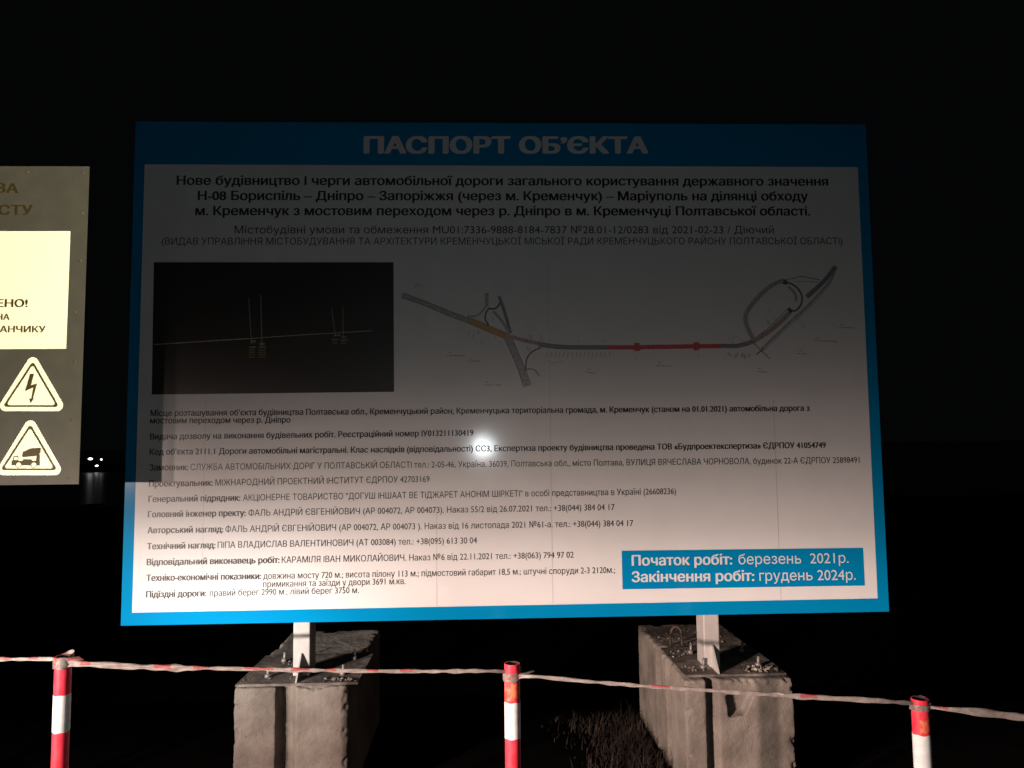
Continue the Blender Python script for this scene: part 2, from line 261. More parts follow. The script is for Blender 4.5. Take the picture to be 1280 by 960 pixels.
ROADS = [
    ('road_grey', 0.0259, [(-0.4389, 2.605), (-0.3239, 2.5629), (-0.184, 2.5045), (-0.069, 2.4603)]),
    ('road_dark', 0.003, [(-0.4319, 2.6172), (-0.3239, 2.5741), (-0.184, 2.5167), (-0.0739, 2.4756)]),
    ('road_dark', 0.003, [(-0.4439, 2.5908), (-0.324, 2.5497), (-0.1941, 2.4924), (-0.0821, 2.4493)]),
    ('road_orange', 0.0299, [(-0.079, 2.4655), (0.026, 2.4203), (0.1309, 2.3762)]),
    ('road_dark', 0.003, [(-0.0739, 2.4796), (0.0261, 2.4366), (0.1261, 2.3935)]),
    ('road_dark', 0.003, [(-0.0821, 2.4493), (0.0258, 2.4021), (0.1238, 2.3611)]),
    ('road_brown', 0.0199, [(0.131, 2.3813), (0.2061, 2.3586), (0.2964, 2.3378)]),
    ('road_slate', 0.0199, [(0.2863, 2.3379), (0.3566, 2.3264), (0.4573, 2.3187), (0.6594, 2.3174)]),
    ('road_dark', 0.003, [(0.2864, 2.348), (0.3568, 2.3365), (0.4575, 2.3288), (0.6596, 2.3276)]),
    ('road_dark', 0.003, [(0.2861, 2.3258), (0.3565, 2.3152), (0.4571, 2.3085), (0.6591, 2.3073)]),
    ('road_red', 0.0239, [(0.6594, 2.3174), (0.7911, 2.3166), (0.8174, 2.3164)]),
    ('road_red', 0.0239, [(0.7912, 2.3166), (1.127, 2.3196), (1.2751, 2.3208)]),
    ('road_red', 0.0438, [(0.8014, 2.3186), (0.8318, 2.3184)]),
    ('road_red', 0.0438, [(1.1249, 2.3197), (1.1555, 2.3195)]),
    ('road_grey', 0.0199, [(0.0125, 2.6156), (0.0129, 2.5422)]),
    ('road_grey', 0.0109, [(0.0129, 2.5493), (-0.0135, 2.5139), (-0.0437, 2.4917), (-0.0889, 2.4878)]),
    ('road_dark', 0.008, [(0.0249, 2.532), (0.0086, 2.5087), (0.0033, 2.4732), (0.0211, 2.4406)]),
    ('road_dark', 0.009, [(0.0218, 2.532), (0.052, 2.5288), (0.0753, 2.546), (0.0856, 2.5694)]),
    ('road_slate', 0.0169, [(0.0778, 2.597), (0.1072, 2.5133), (0.1382, 2.3965)]),
    ('road_grey', 0.0159, [(0.0468, 2.5156), (0.0966, 2.4575), (0.1282, 2.4016)]),
    ('road_grey', 0.0358, [(0.1239, 2.3712), (0.1846, 2.2296), (0.2252, 2.1107)]),
    ('road_dark', 0.003, [(0.1077, 2.3632), (0.1645, 2.2297), (0.2052, 2.1069)]),
    ('road_dark', 0.003, [(0.146, 2.3711), (0.2046, 2.2294), (0.2454, 2.1206)]),
    ('road_dark', 0.007, [(0.3012, 2.3196), (0.2505, 2.2937), (0.223, 2.2545), (0.2162, 2.1941)]),
    ('road_grey', 0.01, [(0.2193, 2.1991), (0.2444, 2.204), (0.2693, 2.1938), (0.289, 2.1634)]),
    ('road_slate', 0.0199, [(1.2751, 2.3208), (1.3518, 2.3183), (1.4241, 2.3331), (1.4711, 2.3554)]),
    ('road_dark', 0.003, [(1.2755, 2.332), (1.3522, 2.3295), (1.4142, 2.3434), (1.4611, 2.3636)]),
    ('road_brown', 0.0239, [(1.4659, 2.3533), (1.5606, 2.4143), (1.6568, 2.5012)]),
    ('road_dark', 0.003, [(1.4769, 2.3737), (1.5509, 2.4297), (1.642, 2.5188)]),
    ('road_grey', 0.0179, [(1.4605, 2.3483), (1.4317, 2.4047), (1.4161, 2.4561), (1.4251, 2.5074), (1.4951, 2.5916), (1.5696, 2.6512), (1.638, 2.68)]),
    ('road_dark', 0.003, [(1.4472, 2.3483), (1.4184, 2.4048), (1.4037, 2.4561), (1.4139, 2.5126), (1.4851, 2.5999), (1.5596, 2.6596), (1.6332, 2.6884)]),
    ('road_dark', 0.009, [(1.6217, 2.6614), (1.6684, 2.6613), (1.7086, 2.6301), (1.7276, 2.5886), (1.7184, 2.5422), (1.6882, 2.5113), (1.6523, 2.5167)]),
    ('road_grey', 0.0139, [(1.6522, 2.6458), (1.687, 2.6094), (1.6955, 2.5629)]),
    ('road_grey', 0.0129, [(1.4948, 2.3021), (1.6441, 2.4395), (1.7511, 2.5317), (1.8705, 2.6554), (1.9099, 2.7229)]),
    ('road_dark', 0.002, [(1.5047, 2.2918), (1.6541, 2.4323), (1.7612, 2.5244), (1.8807, 2.6502), (1.929, 2.7541)]),
    ('road_slate', 0.0239, [(1.9218, 2.7562), (1.8504, 2.6711), (1.7534, 2.5864)]),
    ('road_dark', 0.004, [(1.7115, 2.7026), (1.7682, 2.6942), (1.83, 2.6795)]),
    ('road_grey', 0.006, [(1.638, 2.68), (1.7165, 2.6974)]),
    ('road_grey', 0.004, [(1.6947, 2.6716), (1.7622, 2.6734), (1.8293, 2.6649)]),
    ('road_grey', 0.008, [(1.4499, 2.3381), (1.4944, 2.2919), (1.536, 2.2508)]),
    ('road_dark', 0.006, [(1.465, 2.2737), (1.5051, 2.3041)]),
    ('road_dark', 0.0239, [(1.6304, 2.6718), (1.6488, 2.6634)]),
    ('road_dark', 0.0199, [(1.6495, 2.5249), (1.6672, 2.5011)]),
    ('ink_thin', 0.0022, [(0.336, 2.2941), (0.3284, 2.2639)]),
    ('ink_thin', 0.0022, [(0.3582, 2.294), (0.3489, 2.2637)]),
    ('ink_thin', 0.0022, [(0.3803, 2.2938), (0.3746, 2.2636)]),
    ('ink_thin', 0.0022, [(0.4025, 2.2937), (0.3938, 2.2634)]),
    ('ink_thin', 0.0022, [(0.4246, 2.2936), (0.4149, 2.2633)]),
    ('ink_thin', 0.0022, [(0.4468, 2.2934), (0.4411, 2.2631)]),
    ('ink_thin', 0.0022, [(0.469, 2.2933), (0.4695, 2.2629)]),
    ('ink_thin', 0.0022, [(0.4912, 2.2931), (0.4902, 2.2628)]),
    ('ink_thin', 0.0022, [(0.5134, 2.293), (0.512, 2.2627)]),
    ('ink_thin', 0.0022, [(0.5356, 2.2929), (0.5276, 2.2626)]),
    ('ink_thin', 0.0022, [(0.5578, 2.2927), (0.5536, 2.2624)]),
    ('ink_thin', 0.0022, [(0.58, 2.2926), (0.5727, 2.2623)]),
    ('ink_thin', 0.0022, [(0.6022, 2.2924), (0.5936, 2.2621)]),
    ('ink_thin', 0.0022, [(0.6245, 2.2923), (0.615, 2.262)]),
    ('ink_thin', 0.0022, [(0.6467, 2.2922), (0.6386, 2.2618)]),
    ('ink_thin', 0.0022, [(0.669, 2.292), (0.6695, 2.2616)]),
    ('ink_thin', 0.0022, [(0.2928, 2.367), (0.2974, 2.3534)]),
    ('ink_thin', 0.0022, [(0.2197, 2.3738), (0.2232, 2.3497)]),
    ('ink_thin', 0.0022, [(0.3003, 2.3925), (0.3018, 2.3713)]),
    ('ink_thin', 0.0022, [(0.2476, 2.3895), (0.247, 2.3776)]),
    ('ink_thin', 0.0022, [(0.3076, 2.3648), (0.3082, 2.3495)]),
    ('ink_thin', 0.0022, [(0.3042, 2.3752), (0.31, 2.3513)]),
    ('ink_thin', 0.0022, [(0.2478, 2.3812), (0.2492, 2.3638)]),
    ('ink_thin', 0.0022, [(0.199, 2.3853), (0.2039, 2.3741)]),
    ('ink_thin', 0.0022, [(0.1827, 2.374), (0.1789, 2.3551)]),
    ('ink_thin', 0.0022, [(0.2426, 2.3837), (0.2504, 2.37)]),
    ('ink_thin', 0.0022, [(0.2344, 2.3887), (0.2364, 2.3738)]),
    ('ink_thin', 0.0022, [(0.2262, 2.3695), (0.223, 2.3502)]),
    ('ink_thin', 0.0022, [(0.087, 2.4149), (0.0798, 2.4008)]),
    ('ink_thin', 0.0022, [(0.0587, 2.3786), (0.0544, 2.3629)]),
    ('ink_thin', 0.0022, [(-0.0589, 2.3903), (-0.0664, 2.3689)]),
    ('ink_thin', 0.0022, [(0.0848, 2.3544), (0.0883, 2.3288)]),
    ('ink_thin', 0.0022, [(-0.0908, 2.4025), (-0.0835, 2.3798)]),
    ('ink_thin', 0.0022, [(-0.0125, 2.3558), (-0.0108, 2.3324)]),
    ('ink_thin', 0.0022, [(-0.0356, 2.4091), (-0.0366, 2.3965)]),
    ('ink_thin', 0.0022, [(-0.0183, 2.3545), (-0.0211, 2.3439)]),
    ('ink_thin', 0.0022, [(-0.0854, 2.411), (-0.081, 2.3947)]),
    ('ink_thin', 0.0022, [(-0.0362, 2.4158), (-0.0286, 2.3986)]),
    ('ink_thin', 0.0022, [(-0.0527, 2.4186), (-0.0599, 2.4054)]),
    ('ink_thin', 0.0022, [(0.0413, 2.4117), (0.0338, 2.3935)]),
    ('ink_thin', 0.0022, [(0.0161, 2.4529), (0.01, 2.4428)]),
    ('ink_thin', 0.0022, [(0.0375, 2.4827), (0.0452, 2.4729)]),
    ('ink_thin', 0.0022, [(0.0161, 2.4827), (0.0086, 2.4735)]),
    ('ink_thin', 0.0022, [(0.0162, 2.4584), (0.0214, 2.4485)]),
    ('ink_thin', 0.0022, [(0.0077, 2.4907), (0.0035, 2.4832)]),
    ('ink_thin', 0.0022, [(0.0155, 2.4594), (0.0097, 2.4533)]),
    ('ink_thin', 0.0022, [(0.0436, 2.4747), (0.0514, 2.4656)]),
    ('ink_thin', 0.0022, [(0.0425, 2.4702), (0.047, 2.4582)]),
    ('ink_thin', 0.0022, [(0.2207, 2.3439), (0.2163, 2.3626)]),
    ('ink_thin', 0.0022, [(0.2404, 2.2849), (0.238, 2.301)]),
    ('ink_thin', 0.0022, [(0.2356, 2.3049), (0.2408, 2.3193)]),
    ('ink_thin', 0.0022, [(0.2283, 2.3019), (0.2248, 2.3211)]),
    ('ink_thin', 0.0022, [(0.244, 2.345), (0.2518, 2.3648)]),
    ('ink_thin', 0.0022, [(0.2295, 2.3472), (0.2361, 2.3568)]),
    ('ink_thin', 0.0022, [(0.2441, 2.3031), (0.2371, 2.3132)]),
    ('ink_thin', 0.0022, [(0.2274, 2.3101), (0.2316, 2.3294)]),
    ('ink_thin', 0.0022, [(-0.1678, 2.5043), (-0.161, 2.496)]),
    ('ink_thin', 0.0022, [(-0.0887, 2.5005), (-0.0838, 2.4828)]),
    ('ink_thin', 0.0022, [(-0.0886, 2.4873), (-0.0826, 2.4767)]),
    ('ink_thin', 0.0022, [(-0.1134, 2.4941), (-0.1072, 2.4765)]),
    ('ink_thin', 0.0022, [(-0.1374, 2.4883), (-0.1451, 2.4798)]),
    ('ink_thin', 0.0022, [(0.6442, 2.3558), (0.6499, 2.3449)]),
    ('ink_thin', 0.0022, [(0.5014, 2.3599), (0.5056, 2.3497)]),
    ('ink_thin', 0.0022, [(0.4611, 2.3481), (0.4663, 2.3416)]),
    ('ink_thin', 0.0022, [(0.6282, 2.3587), (0.6327, 2.3503)]),
    ('ink_thin', 0.0022, [(0.5311, 2.3566), (0.5385, 2.35)]),
    ('ink_thin', 0.0022, [(0.4937, 2.3534), (0.4997, 2.3433)]),
    ('ink_thin', 0.0022, [(1.5386, 2.4378), (1.5434, 2.4441)]),
    ('ink_thin', 0.0022, [(1.5916, 2.4988), (1.5889, 2.5118)]),
    ('ink_thin', 0.0022, [(1.5375, 2.4433), (1.5325, 2.4566)]),
    ('ink_thin', 0.0022, [(1.5119, 2.5034), (1.5121, 2.5121)]),
    ('ink_thin', 0.0022, [(1.5507, 2.4334), (1.5543, 2.4392)]),
    ('ink_thin', 0.0022, [(1.5258, 2.4668), (1.5261, 2.4787)]),
    ('ink_thin', 0.0022, [(1.547, 2.5101), (1.5433, 2.5232)]),
    ('ink_thin', 0.0022, [(1.5302, 2.4462), (1.5386, 2.4574)]),
    ('ink_thin', 0.0022, [(1.567, 2.4606), (1.5644, 2.4742)]),
    ('ink_thin', 0.0022, [(1.5422, 2.4328), (1.5395, 2.4461)]),
    ('ink_thin', 0.0022, [(1.5794, 2.4602), (1.5788, 2.4672)]),
    ('ink_thin', 0.0022, [(1.5785, 2.4834), (1.5815, 2.4903)]),
    ('ink_thin', 0.0022, [(1.3161, 2.285), (1.3207, 2.2736)]),
    ('ink_thin', 0.0022, [(1.4291, 2.2796), (1.4299, 2.2659)]),
    ('ink_thin', 0.0022, [(1.3905, 2.2855), (1.3881, 2.264)]),
    ('ink_thin', 0.0022, [(1.3291, 2.2745), (1.3258, 2.2615)]),
    ('ink_thin', 0.0022, [(1.3079, 2.2875), (1.3146, 2.2674)]),
    ('ink_thin', 0.0022, [(1.4149, 2.2708), (1.4219, 2.2597)]),
    ('ink_thin', 0.0022, [(1.3851, 2.2774), (1.3856, 2.2558)]),
    ('ink_thin', 0.0022, [(1.4091, 2.2676), (1.4022, 2.2499)]),
    ('ink_thin', 0.0022, [(1.3975, 2.2722), (1.3988, 2.2521)]),
    ('ink_thin', 0.0022, [(1.3459, 2.2688), (1.3438, 2.2518)]),
    ('ink_thin', 0.0022, [(1.4282, 2.2728), (1.4246, 2.2608)]),
    ('ink_thin', 0.0022, [(1.3494, 2.2749), (1.3568, 2.2538)]),
    ('ink_thin', 0.0022, [(1.3597, 2.2795), (1.3645, 2.2667)]),
    ('ink_thin', 0.0022, [(1.3616, 2.2873), (1.3559, 2.2712)]),
    ('ink_thin', 0.0022, [(1.4001, 2.2748), (1.3971, 2.2531)]),
    ('ink_thin', 0.0022, [(1.3907, 2.2843), (1.3829, 2.2622)]),
    ('ink_thin', 0.0022, [(1.4029, 2.3459), (1.4043, 2.3375)]),
    ('ink_thin', 0.0022, [(1.3209, 2.3667), (1.3159, 2.3531)]),
    ('ink_thin', 0.0022, [(1.3943, 2.3503), (1.3882, 2.3426)]),
    ('ink_thin', 0.0022, [(1.3394, 2.3455), (1.3334, 2.333)]),
    ('ink_thin', 0.0022, [(1.3749, 2.3575), (1.3822, 2.3495)]),
    ('ink_thin', 0.0022, [(1.3609, 2.3696), (1.3541, 2.3636)]),
    ('ink_thin', 0.0022, [(1.3418, 2.3708), (1.3341, 2.3566)]),
    ('ink_thin', 0.0022, [(1.3385, 2.3472), (1.3414, 2.3352)]),
    ('ink_thin', 0.0022, [(1.7219, 2.4276), (1.7276, 2.4156)]),
    ('ink_thin', 0.0022, [(1.7159, 2.4489), (1.7191, 2.4384)]),
    ('ink_thin', 0.0022, [(1.7135, 2.4934), (1.7188, 2.4834)]),
    ('ink_thin', 0.0022, [(1.682, 2.4924), (1.6879, 2.4844)]),
    ('ink_thin', 0.0022, [(1.7037, 2.4499), (1.7093, 2.4413)]),
    ('ink_thin', 0.0022, [(1.7043, 2.4713), (1.6959, 2.458)]),
    ('ink_thin', 0.0022, [(1.6759, 2.4272), (1.6699, 2.4201)]),
    ('ink_thin', 0.0022, [(1.7363, 2.4381), (1.7314, 2.4276)]),
    ('ink_thin', 0.0022, [(0.8151, 2.2649), (0.8097, 2.2523)]),
    ('ink_thin', 0.0022, [(1.146, 2.2731), (1.1524, 2.2594)]),
    ('ink_thin', 0.002, [(0.3354, 2.2487), (0.3653, 2.2334), (0.4209, 2.2481)]),
    ('ink_thin', 0.0055, [(-0.3739, 2.6519), (-0.3655, 2.6526)]),
    ('ink_thin', 0.0033, [(-0.3615, 2.6543), (-0.3512, 2.6545)]),
    ('ink_thin', 0.0039, [(-0.3472, 2.6564), (-0.3339, 2.6567)]),
    ('ink_thin', 0.0048, [(-0.3299, 2.6603), (-0.3288, 2.6594)]),
    ('ink_thin', 0.003, [(-0.3659, 2.6668), (-0.3478, 2.6668)]),
    ('ink_thin', 0.0037, [(-0.2049, 2.2787), (-0.1942, 2.2794)]),
    ('ink_thin', 0.0039, [(-0.1902, 2.2783), (-0.1793, 2.279)]),
    ('ink_thin', 0.004, [(-0.1753, 2.278), (-0.1647, 2.2786)]),
    ('ink_thin', 0.0057, [(-0.1607, 2.2775), (-0.1478, 2.2781)]),
    ('ink_thin', 0.0051, [(-0.1438, 2.2775), (-0.1329, 2.2777)]),
    ('ink_thin', 0.0059, [(-0.1289, 2.2776), (-0.1191, 2.2773)]),
    ('ink_thin', 0.0051, [(-0.1152, 2.277), (-0.1101, 2.2769)]),
    ('ink_thin', 0.003, [(-0.1968, 2.2935), (-0.1789, 2.2934)]),
    ('ink_thin', 0.0048, [(-0.0903, 2.247), (-0.0805, 2.2465)]),
    ('ink_thin', 0.0032, [(-0.0765, 2.2463), (-0.0697, 2.2468)]),
    ('ink_thin', 0.0051, [(-0.0657, 2.2479), (-0.0525, 2.247)]),
    ('ink_thin', 0.0055, [(-0.0485, 2.2475), (-0.0347, 2.2475)]),
    ('ink_thin', 0.0055, [(-0.0307, 2.2477), (-0.0257, 2.2479)]),
    ('ink_thin', 0.003, [(-0.0823, 2.2606), (-0.0643, 2.2604)]),
    ('ink_thin', 0.003, [(-0.0064, 2.1201), (0.0042, 2.1205)]),
    ('ink_thin', 0.0044, [(0.0081, 2.121), (0.0134, 2.1203)]),
    ('ink_thin', 0.0056, [(0.0174, 2.1196), (0.0256, 2.1201)]),
    ('ink_thin', 0.0039, [(0.0296, 2.1201), (0.0419, 2.1198)]),
    ('ink_thin', 0.0031, [(0.0459, 2.1198), (0.0564, 2.1195)]),
    ('ink_thin', 0.0052, [(0.0603, 2.1186), (0.0741, 2.1192)]),
    ('ink_thin', 0.005, [(0.0781, 2.1184), (0.0854, 2.1189)]),
    ('ink_thin', 0.003, [(0.0017, 2.1345), (0.0196, 2.1344)]),
    ('ink_thin', 0.0043, [(0.5407, 2.1854), (0.5521, 2.1847)]),
    ('ink_thin', 0.0056, [(0.5561, 2.1814), (0.5613, 2.1823)]),
    ('ink_thin', 0.0052, [(0.5653, 2.181), (0.5728, 2.1808)]),
    ('ink_thin', 0.0055, [(0.5768, 2.1794), (0.5875, 2.1789)]),
    ('ink_thin', 0.0037, [(0.5915, 2.1766), (0.5939, 2.1767)]),
    ('ink_thin', 0.003, [(0.549, 2.1988), (0.5671, 2.1987)]),
    ('ink_thin', 0.0038, [(1.9223, 2.4179), (1.9277, 2.4175)]),
    ('ink_thin', 0.0034, [(1.9318, 2.4166), (1.9455, 2.4171)]),
    ('ink_thin', 0.0059, [(1.9497, 2.4172), (1.9557, 2.4165)]),
    ('ink_thin', 0.0036, [(1.9597, 2.4152), (1.9658, 2.4161)]),
    ('ink_thin', 0.0056, [(1.97, 2.4158), (1.9814, 2.4157)]),
    ('ink_thin', 0.004, [(1.9855, 2.4153), (1.9917, 2.4152)]),
    ('ink_thin', 0.0035, [(1.9959, 2.4153), (2.0103, 2.4147)]),
    ('ink_thin', 0.0033, [(2.0144, 2.4132), (2.0206, 2.4141)]),
    ('ink_thin', 0.003, [(1.9312, 2.4319), (1.9498, 2.4318)]),
    ('ink_thin', 0.0047, [(1.7847, 2.346), (1.7926, 2.3463)]),
    ('ink_thin', 0.0032, [(1.7967, 2.3451), (1.8103, 2.3457)]),
    ('ink_thin', 0.0051, [(1.8145, 2.346), (1.8213, 2.345)]),
    ('ink_thin', 0.0035, [(1.8254, 2.3451), (1.8377, 2.3444)]),
    ('ink_thin', 0.004, [(1.8418, 2.3441), (1.8473, 2.3437)]),
    ('ink_thin', 0.0048, [(1.8514, 2.3436), (1.8657, 2.3432)]),
    ('ink_thin', 0.0035, [(1.8698, 2.3431), (1.8841, 2.3424)]),
    ('ink_thin', 0.0058, [(1.8882, 2.3413), (1.9023, 2.3416)]),
    ('ink_thin', 0.0032, [(1.9064, 2.34), (1.9136, 2.3408)]),
    ('ink_thin', 0.003, [(1.7936, 2.3607), (1.8122, 2.3606)]),
    ('ink_thin', 0.005, [(1.6891, 2.2767), (1.7008, 2.2773)]),
    ('ink_thin', 0.0036, [(1.7049, 2.2764), (1.7109, 2.2757)]),
    ('ink_thin', 0.0046, [(1.715, 2.2745), (1.7246, 2.2746)]),
    ('ink_thin', 0.0052, [(1.7286, 2.2725), (1.7372, 2.2731)]),
    ('ink_thin', 0.003, [(1.6979, 2.2916), (1.7164, 2.2915)]),
    ('ink_thin', 0.0031, [(1.4597, 2.1829), (1.4718, 2.1821)]),
    ('ink_thin', 0.0037, [(1.4758, 2.1804), (1.483, 2.1805)]),
    ('ink_thin', 0.0049, [(1.487, 2.1798), (1.4939, 2.1794)]),
    ('ink_thin', 0.0051, [(1.4979, 2.1775), (1.5064, 2.1783)]),
    ('ink_thin', 0.004, [(1.5105, 2.1762), (1.5174, 2.1771)]),
    ('ink_thin', 0.0031, [(1.5215, 2.1767), (1.527, 2.1761)]),
    ('ink_thin', 0.003, [(1.4684, 2.1963), (1.4868, 2.1962)]),
    ('ink_thin', 0.0052, [(0.9206, 2.2155), (0.9332, 2.2163)]),
    ('ink_thin', 0.0031, [(0.9373, 2.2161), (0.9469, 2.2156)]),
    ('ink_thin', 0.0042, [(0.951, 2.2158), (0.9626, 2.215)]),
    ('ink_thin', 0.0044, [(0.9667, 2.2147), (0.9752, 2.2143)]),
    ('ink_thin', 0.0034, [(0.9792, 2.2148), (0.9884, 2.2138)]),
    ('ink_thin', 0.0052, [(0.9924, 2.2134), (1.0038, 2.2132)]),
    ('ink_thin', 0.003, [(0.9291, 2.2305), (0.9474, 2.2304)]),
]
PICTURE_LINES = [
    ('deck_light', 0.0045, [(-1.739, 2.3464), (-1.4146, 2.3659), (-1.2316, 2.3762)]),
    ('deck_light', 0.0034, [(-1.2316, 2.3762), (-0.9923, 2.3918), (-0.8022, 2.4022)]),
    ('deck_light', 0.0027, [(-0.8022, 2.4022), (-0.6002, 2.4136)]),
    ('pylon_grey', 0.0045, [(-1.2508, 2.5936), (-1.2312, 2.3467)]),
    ('pylon_grey', 0.0056, [(-1.1874, 2.6128), (-1.1765, 2.3351)]),
    ('pylon_grey', 0.0034, [(-0.8133, 2.5312), (-0.7908, 2.3827)]),
    ('pylon_grey', 0.0034, [(-0.7538, 2.5401), (-0.7505, 2.3802)]),
    ('pylon_grey', 0.0135, [(-1.2369, 2.3603), (-1.208, 2.3602)]),
    ('pylon_grey', 0.0135, [(-1.1889, 2.3465), (-1.1622, 2.3463)]),
    ('pylon_grey', 0.0068, [(-0.7999, 2.3896), (-0.7662, 2.3917)]),
    ('pylon_grey', 0.0068, [(-0.7594, 2.3803), (-0.7348, 2.3801)]),
    ('glow_yellow', 0.0056, [(-1.2409, 2.3287), (-1.2076, 2.3307)]),
    ('glow_yellow', 0.0056, [(-1.1942, 2.3284), (-1.1564, 2.3304)]),
    ('glow_yellow', 0.0045, [(-0.8109, 2.3669), (-0.7773, 2.3679)]),
    ('glow_yellow', 0.0045, [(-0.7661, 2.3644), (-0.728, 2.3664)]),
    ('glow_dim', 0.009, [(-1.2451, 2.3151), (-1.214, 2.3161)]),
    ('glow_dim', 0.009, [(-1.194, 2.3148), (-1.1562, 2.3157)]),
    ('glow_dim', 0.0079, [(-1.2449, 2.3016), (-1.2138, 2.3025)]),
    ('glow_dim', 0.0079, [(-1.1938, 2.3012), (-1.156, 2.3021)]),
    ('glow_dim', 0.0068, [(-1.2447, 2.2891), (-1.2136, 2.2901)]),
    ('glow_dim', 0.0068, [(-1.1936, 2.2888), (-1.1558, 2.2897)]),
    ('glow_dim', 0.0056, [(-1.2445, 2.2767), (-1.2134, 2.2776)]),
    ('glow_dim', 0.0056, [(-1.1934, 2.2764), (-1.1557, 2.2773)]),
    ('glow_dim', 0.0045, [(-0.8074, 2.3555), (-0.7794, 2.3554)]),
    ('glow_dim', 0.0045, [(-0.7626, 2.3553), (-0.7312, 2.3551)]),
    ('glow_dim', 0.0045, [(-0.8074, 2.3464), (-0.7794, 2.3463)]),
    ('glow_dim', 0.0045, [(-0.7626, 2.3462), (-0.7312, 2.346)]),
]
SEAMS = [(-1.4646, 2.0525), (-0.2593, 1.4542), (0.3443, 2.773), (1.5489, 2.0263)]
SIGN_CORNERS = [(-1.8916, 3.1547), (-1.8999, 1.6337)]
SIGN_PANEL = [(-1.9678, 2.8376), (-1.9717, 2.2735)]
SIGN_TEXT = [('ЗА', -2.3233, 3.0245, -2.2187, 3.0227, 0.0477), ('СТУ', -2.3076, 2.917, -2.1473, 2.9163, 0.0488), ('ЕНО!', -2.2966, 2.4728, -2.1526, 2.4722, 0.0381), ('НА', -2.294, 2.4119, -2.2333, 2.4116, 0.029), ('АНЧИКУ', -2.2769, 2.3526, -2.0653, 2.3514, 0.0313)]
TRI_A = [(-2.1202, 2.2606), (-1.9519, 1.9795), (-2.2822, 1.9825)]
TRI_A_IN = [(-2.1185, 2.2164), (-1.989, 1.9997), (-2.2482, 2.002)]
TRI_B = [(-2.12, 1.9652), (-1.9519, 1.682), (-2.2788, 1.6859)]
TRI_B_IN = [(-2.1189, 1.9216), (-1.9876, 1.7054), (-2.2464, 1.7084)]
BOLT_SYMBOL = [(-2.1292, 2.1557), (-2.111, 2.1569), (-2.1226, 2.1024), (-2.0944, 2.1109), (-2.1112, 2.0426), (-2.1067, 2.0432), (-2.1207, 2.0181), (-2.1293, 2.0407), (-2.1189, 2.0393), (-2.1118, 2.0924), (-2.1488, 2.0747)]
MIXER_DRUM = [(-2.1512, 1.7727), (-2.1475, 1.7923), (-2.1127, 1.8083), (-2.0663, 1.8111), (-2.068, 1.7868), (-2.0781, 1.7804), (-2.0887, 1.772), (-2.1382, 1.7679), (-2.1466, 1.768)]
MIXER_BODY = [(-2.1965, 1.7306), (-2.1974, 1.7516), (-2.1904, 1.7541), (-2.1886, 1.7731), (-2.1674, 1.7742), (-2.1665, 1.7512), (-2.1491, 1.7497), (-2.1443, 1.7588), (-2.1075, 1.7571), (-2.1027, 1.7505), (-2.086, 1.7503), (-2.0844, 1.7765), (-2.0705, 1.7843), (-2.0684, 1.7279)]
MIXER_WINDOW = [(-2.1866, 1.7554), (-2.1852, 1.7698), (-2.1704, 1.7696), (-2.1698, 1.7539)]
MIXER_WHEELS = [(-2.1645, 1.7322), (-2.0949, 1.7315)]
SCREWS = [(-1.9185, 3.1231), (-1.9156, 2.9233), (-1.9155, 2.6942), (-1.9296, 2.4483), (-1.9253, 2.2126), (-1.9285, 1.9381), (-1.9369, 1.6707), (-2.1817, 1.6736), (-2.1778, 3.1265)]
PL = (-1.504, 2.85, 1.0695)
PM = (0.088, 2.8, 1.0265)
PR = (1.4466, 2.6, 0.9395)
TAPE_A = [(-2.2417, 2.95, 1.0403, 0.012291666666666668), (-1.9371, 2.92, 1.0466, 0.015208333333333332), (-1.755, 2.9, 1.0498, 0.015104166666666667), (-1.625, 2.87, 1.0568, 0.011958333333333333), (-1.5304, 2.84, 1.0644, 0.01775)]
TAPE_B = [(-1.4645, 2.81, 1.063, 0.029270833333333336), (-1.3931, 2.8, 1.0534, 0.02333333333333333), (-1.2279, 2.8, 1.0419, 0.020416666666666663), (-1.0721, 2.79, 1.0361, 0.02325), (-0.9756, 2.79, 1.0342, 0.011625), (-0.779, 2.78, 1.0289, 0.014479166666666664), (-0.5275, 2.77, 1.0226, 0.014427083333333333), (-0.2494, 2.77, 1.0142, 0.012984375), (-0.0255, 2.76, 1.0139, 0.012937499999999998), (0.0613, 2.76, 1.0135, 0.017249999999999998)]
TAPE_C = [(0.1144, 2.76, 1.0015, 0.020125), (0.1642, 2.75, 0.9938, 0.014322916666666666), (0.3618, 2.72, 0.981, 0.012750000000000001), (0.5247, 2.7, 0.9702, 0.01265625), (0.6858, 2.68, 0.9622, 0.013958333333333333), (0.845, 2.66, 0.9544, 0.013854166666666667), (1.0159, 2.64, 0.9452, 0.0165), (1.1805, 2.61, 0.942, 0.01903125), (1.3012, 2.58, 0.9413, 0.016125), (1.4034, 2.57, 0.9346, 0.016062499999999997)]
TAPE_D = [(1.4567, 2.57, 0.9205, 0.010708333333333332), (1.4986, 2.55, 0.9211, 0.01328125), (1.5733, 2.52, 0.9219, 0.023625), (1.6525, 2.5, 0.9168, 0.028645833333333332), (1.7363, 2.47, 0.9127, 0.028302083333333335), (1.8435, 2.44, 0.9059, 0.02033333333333333)]

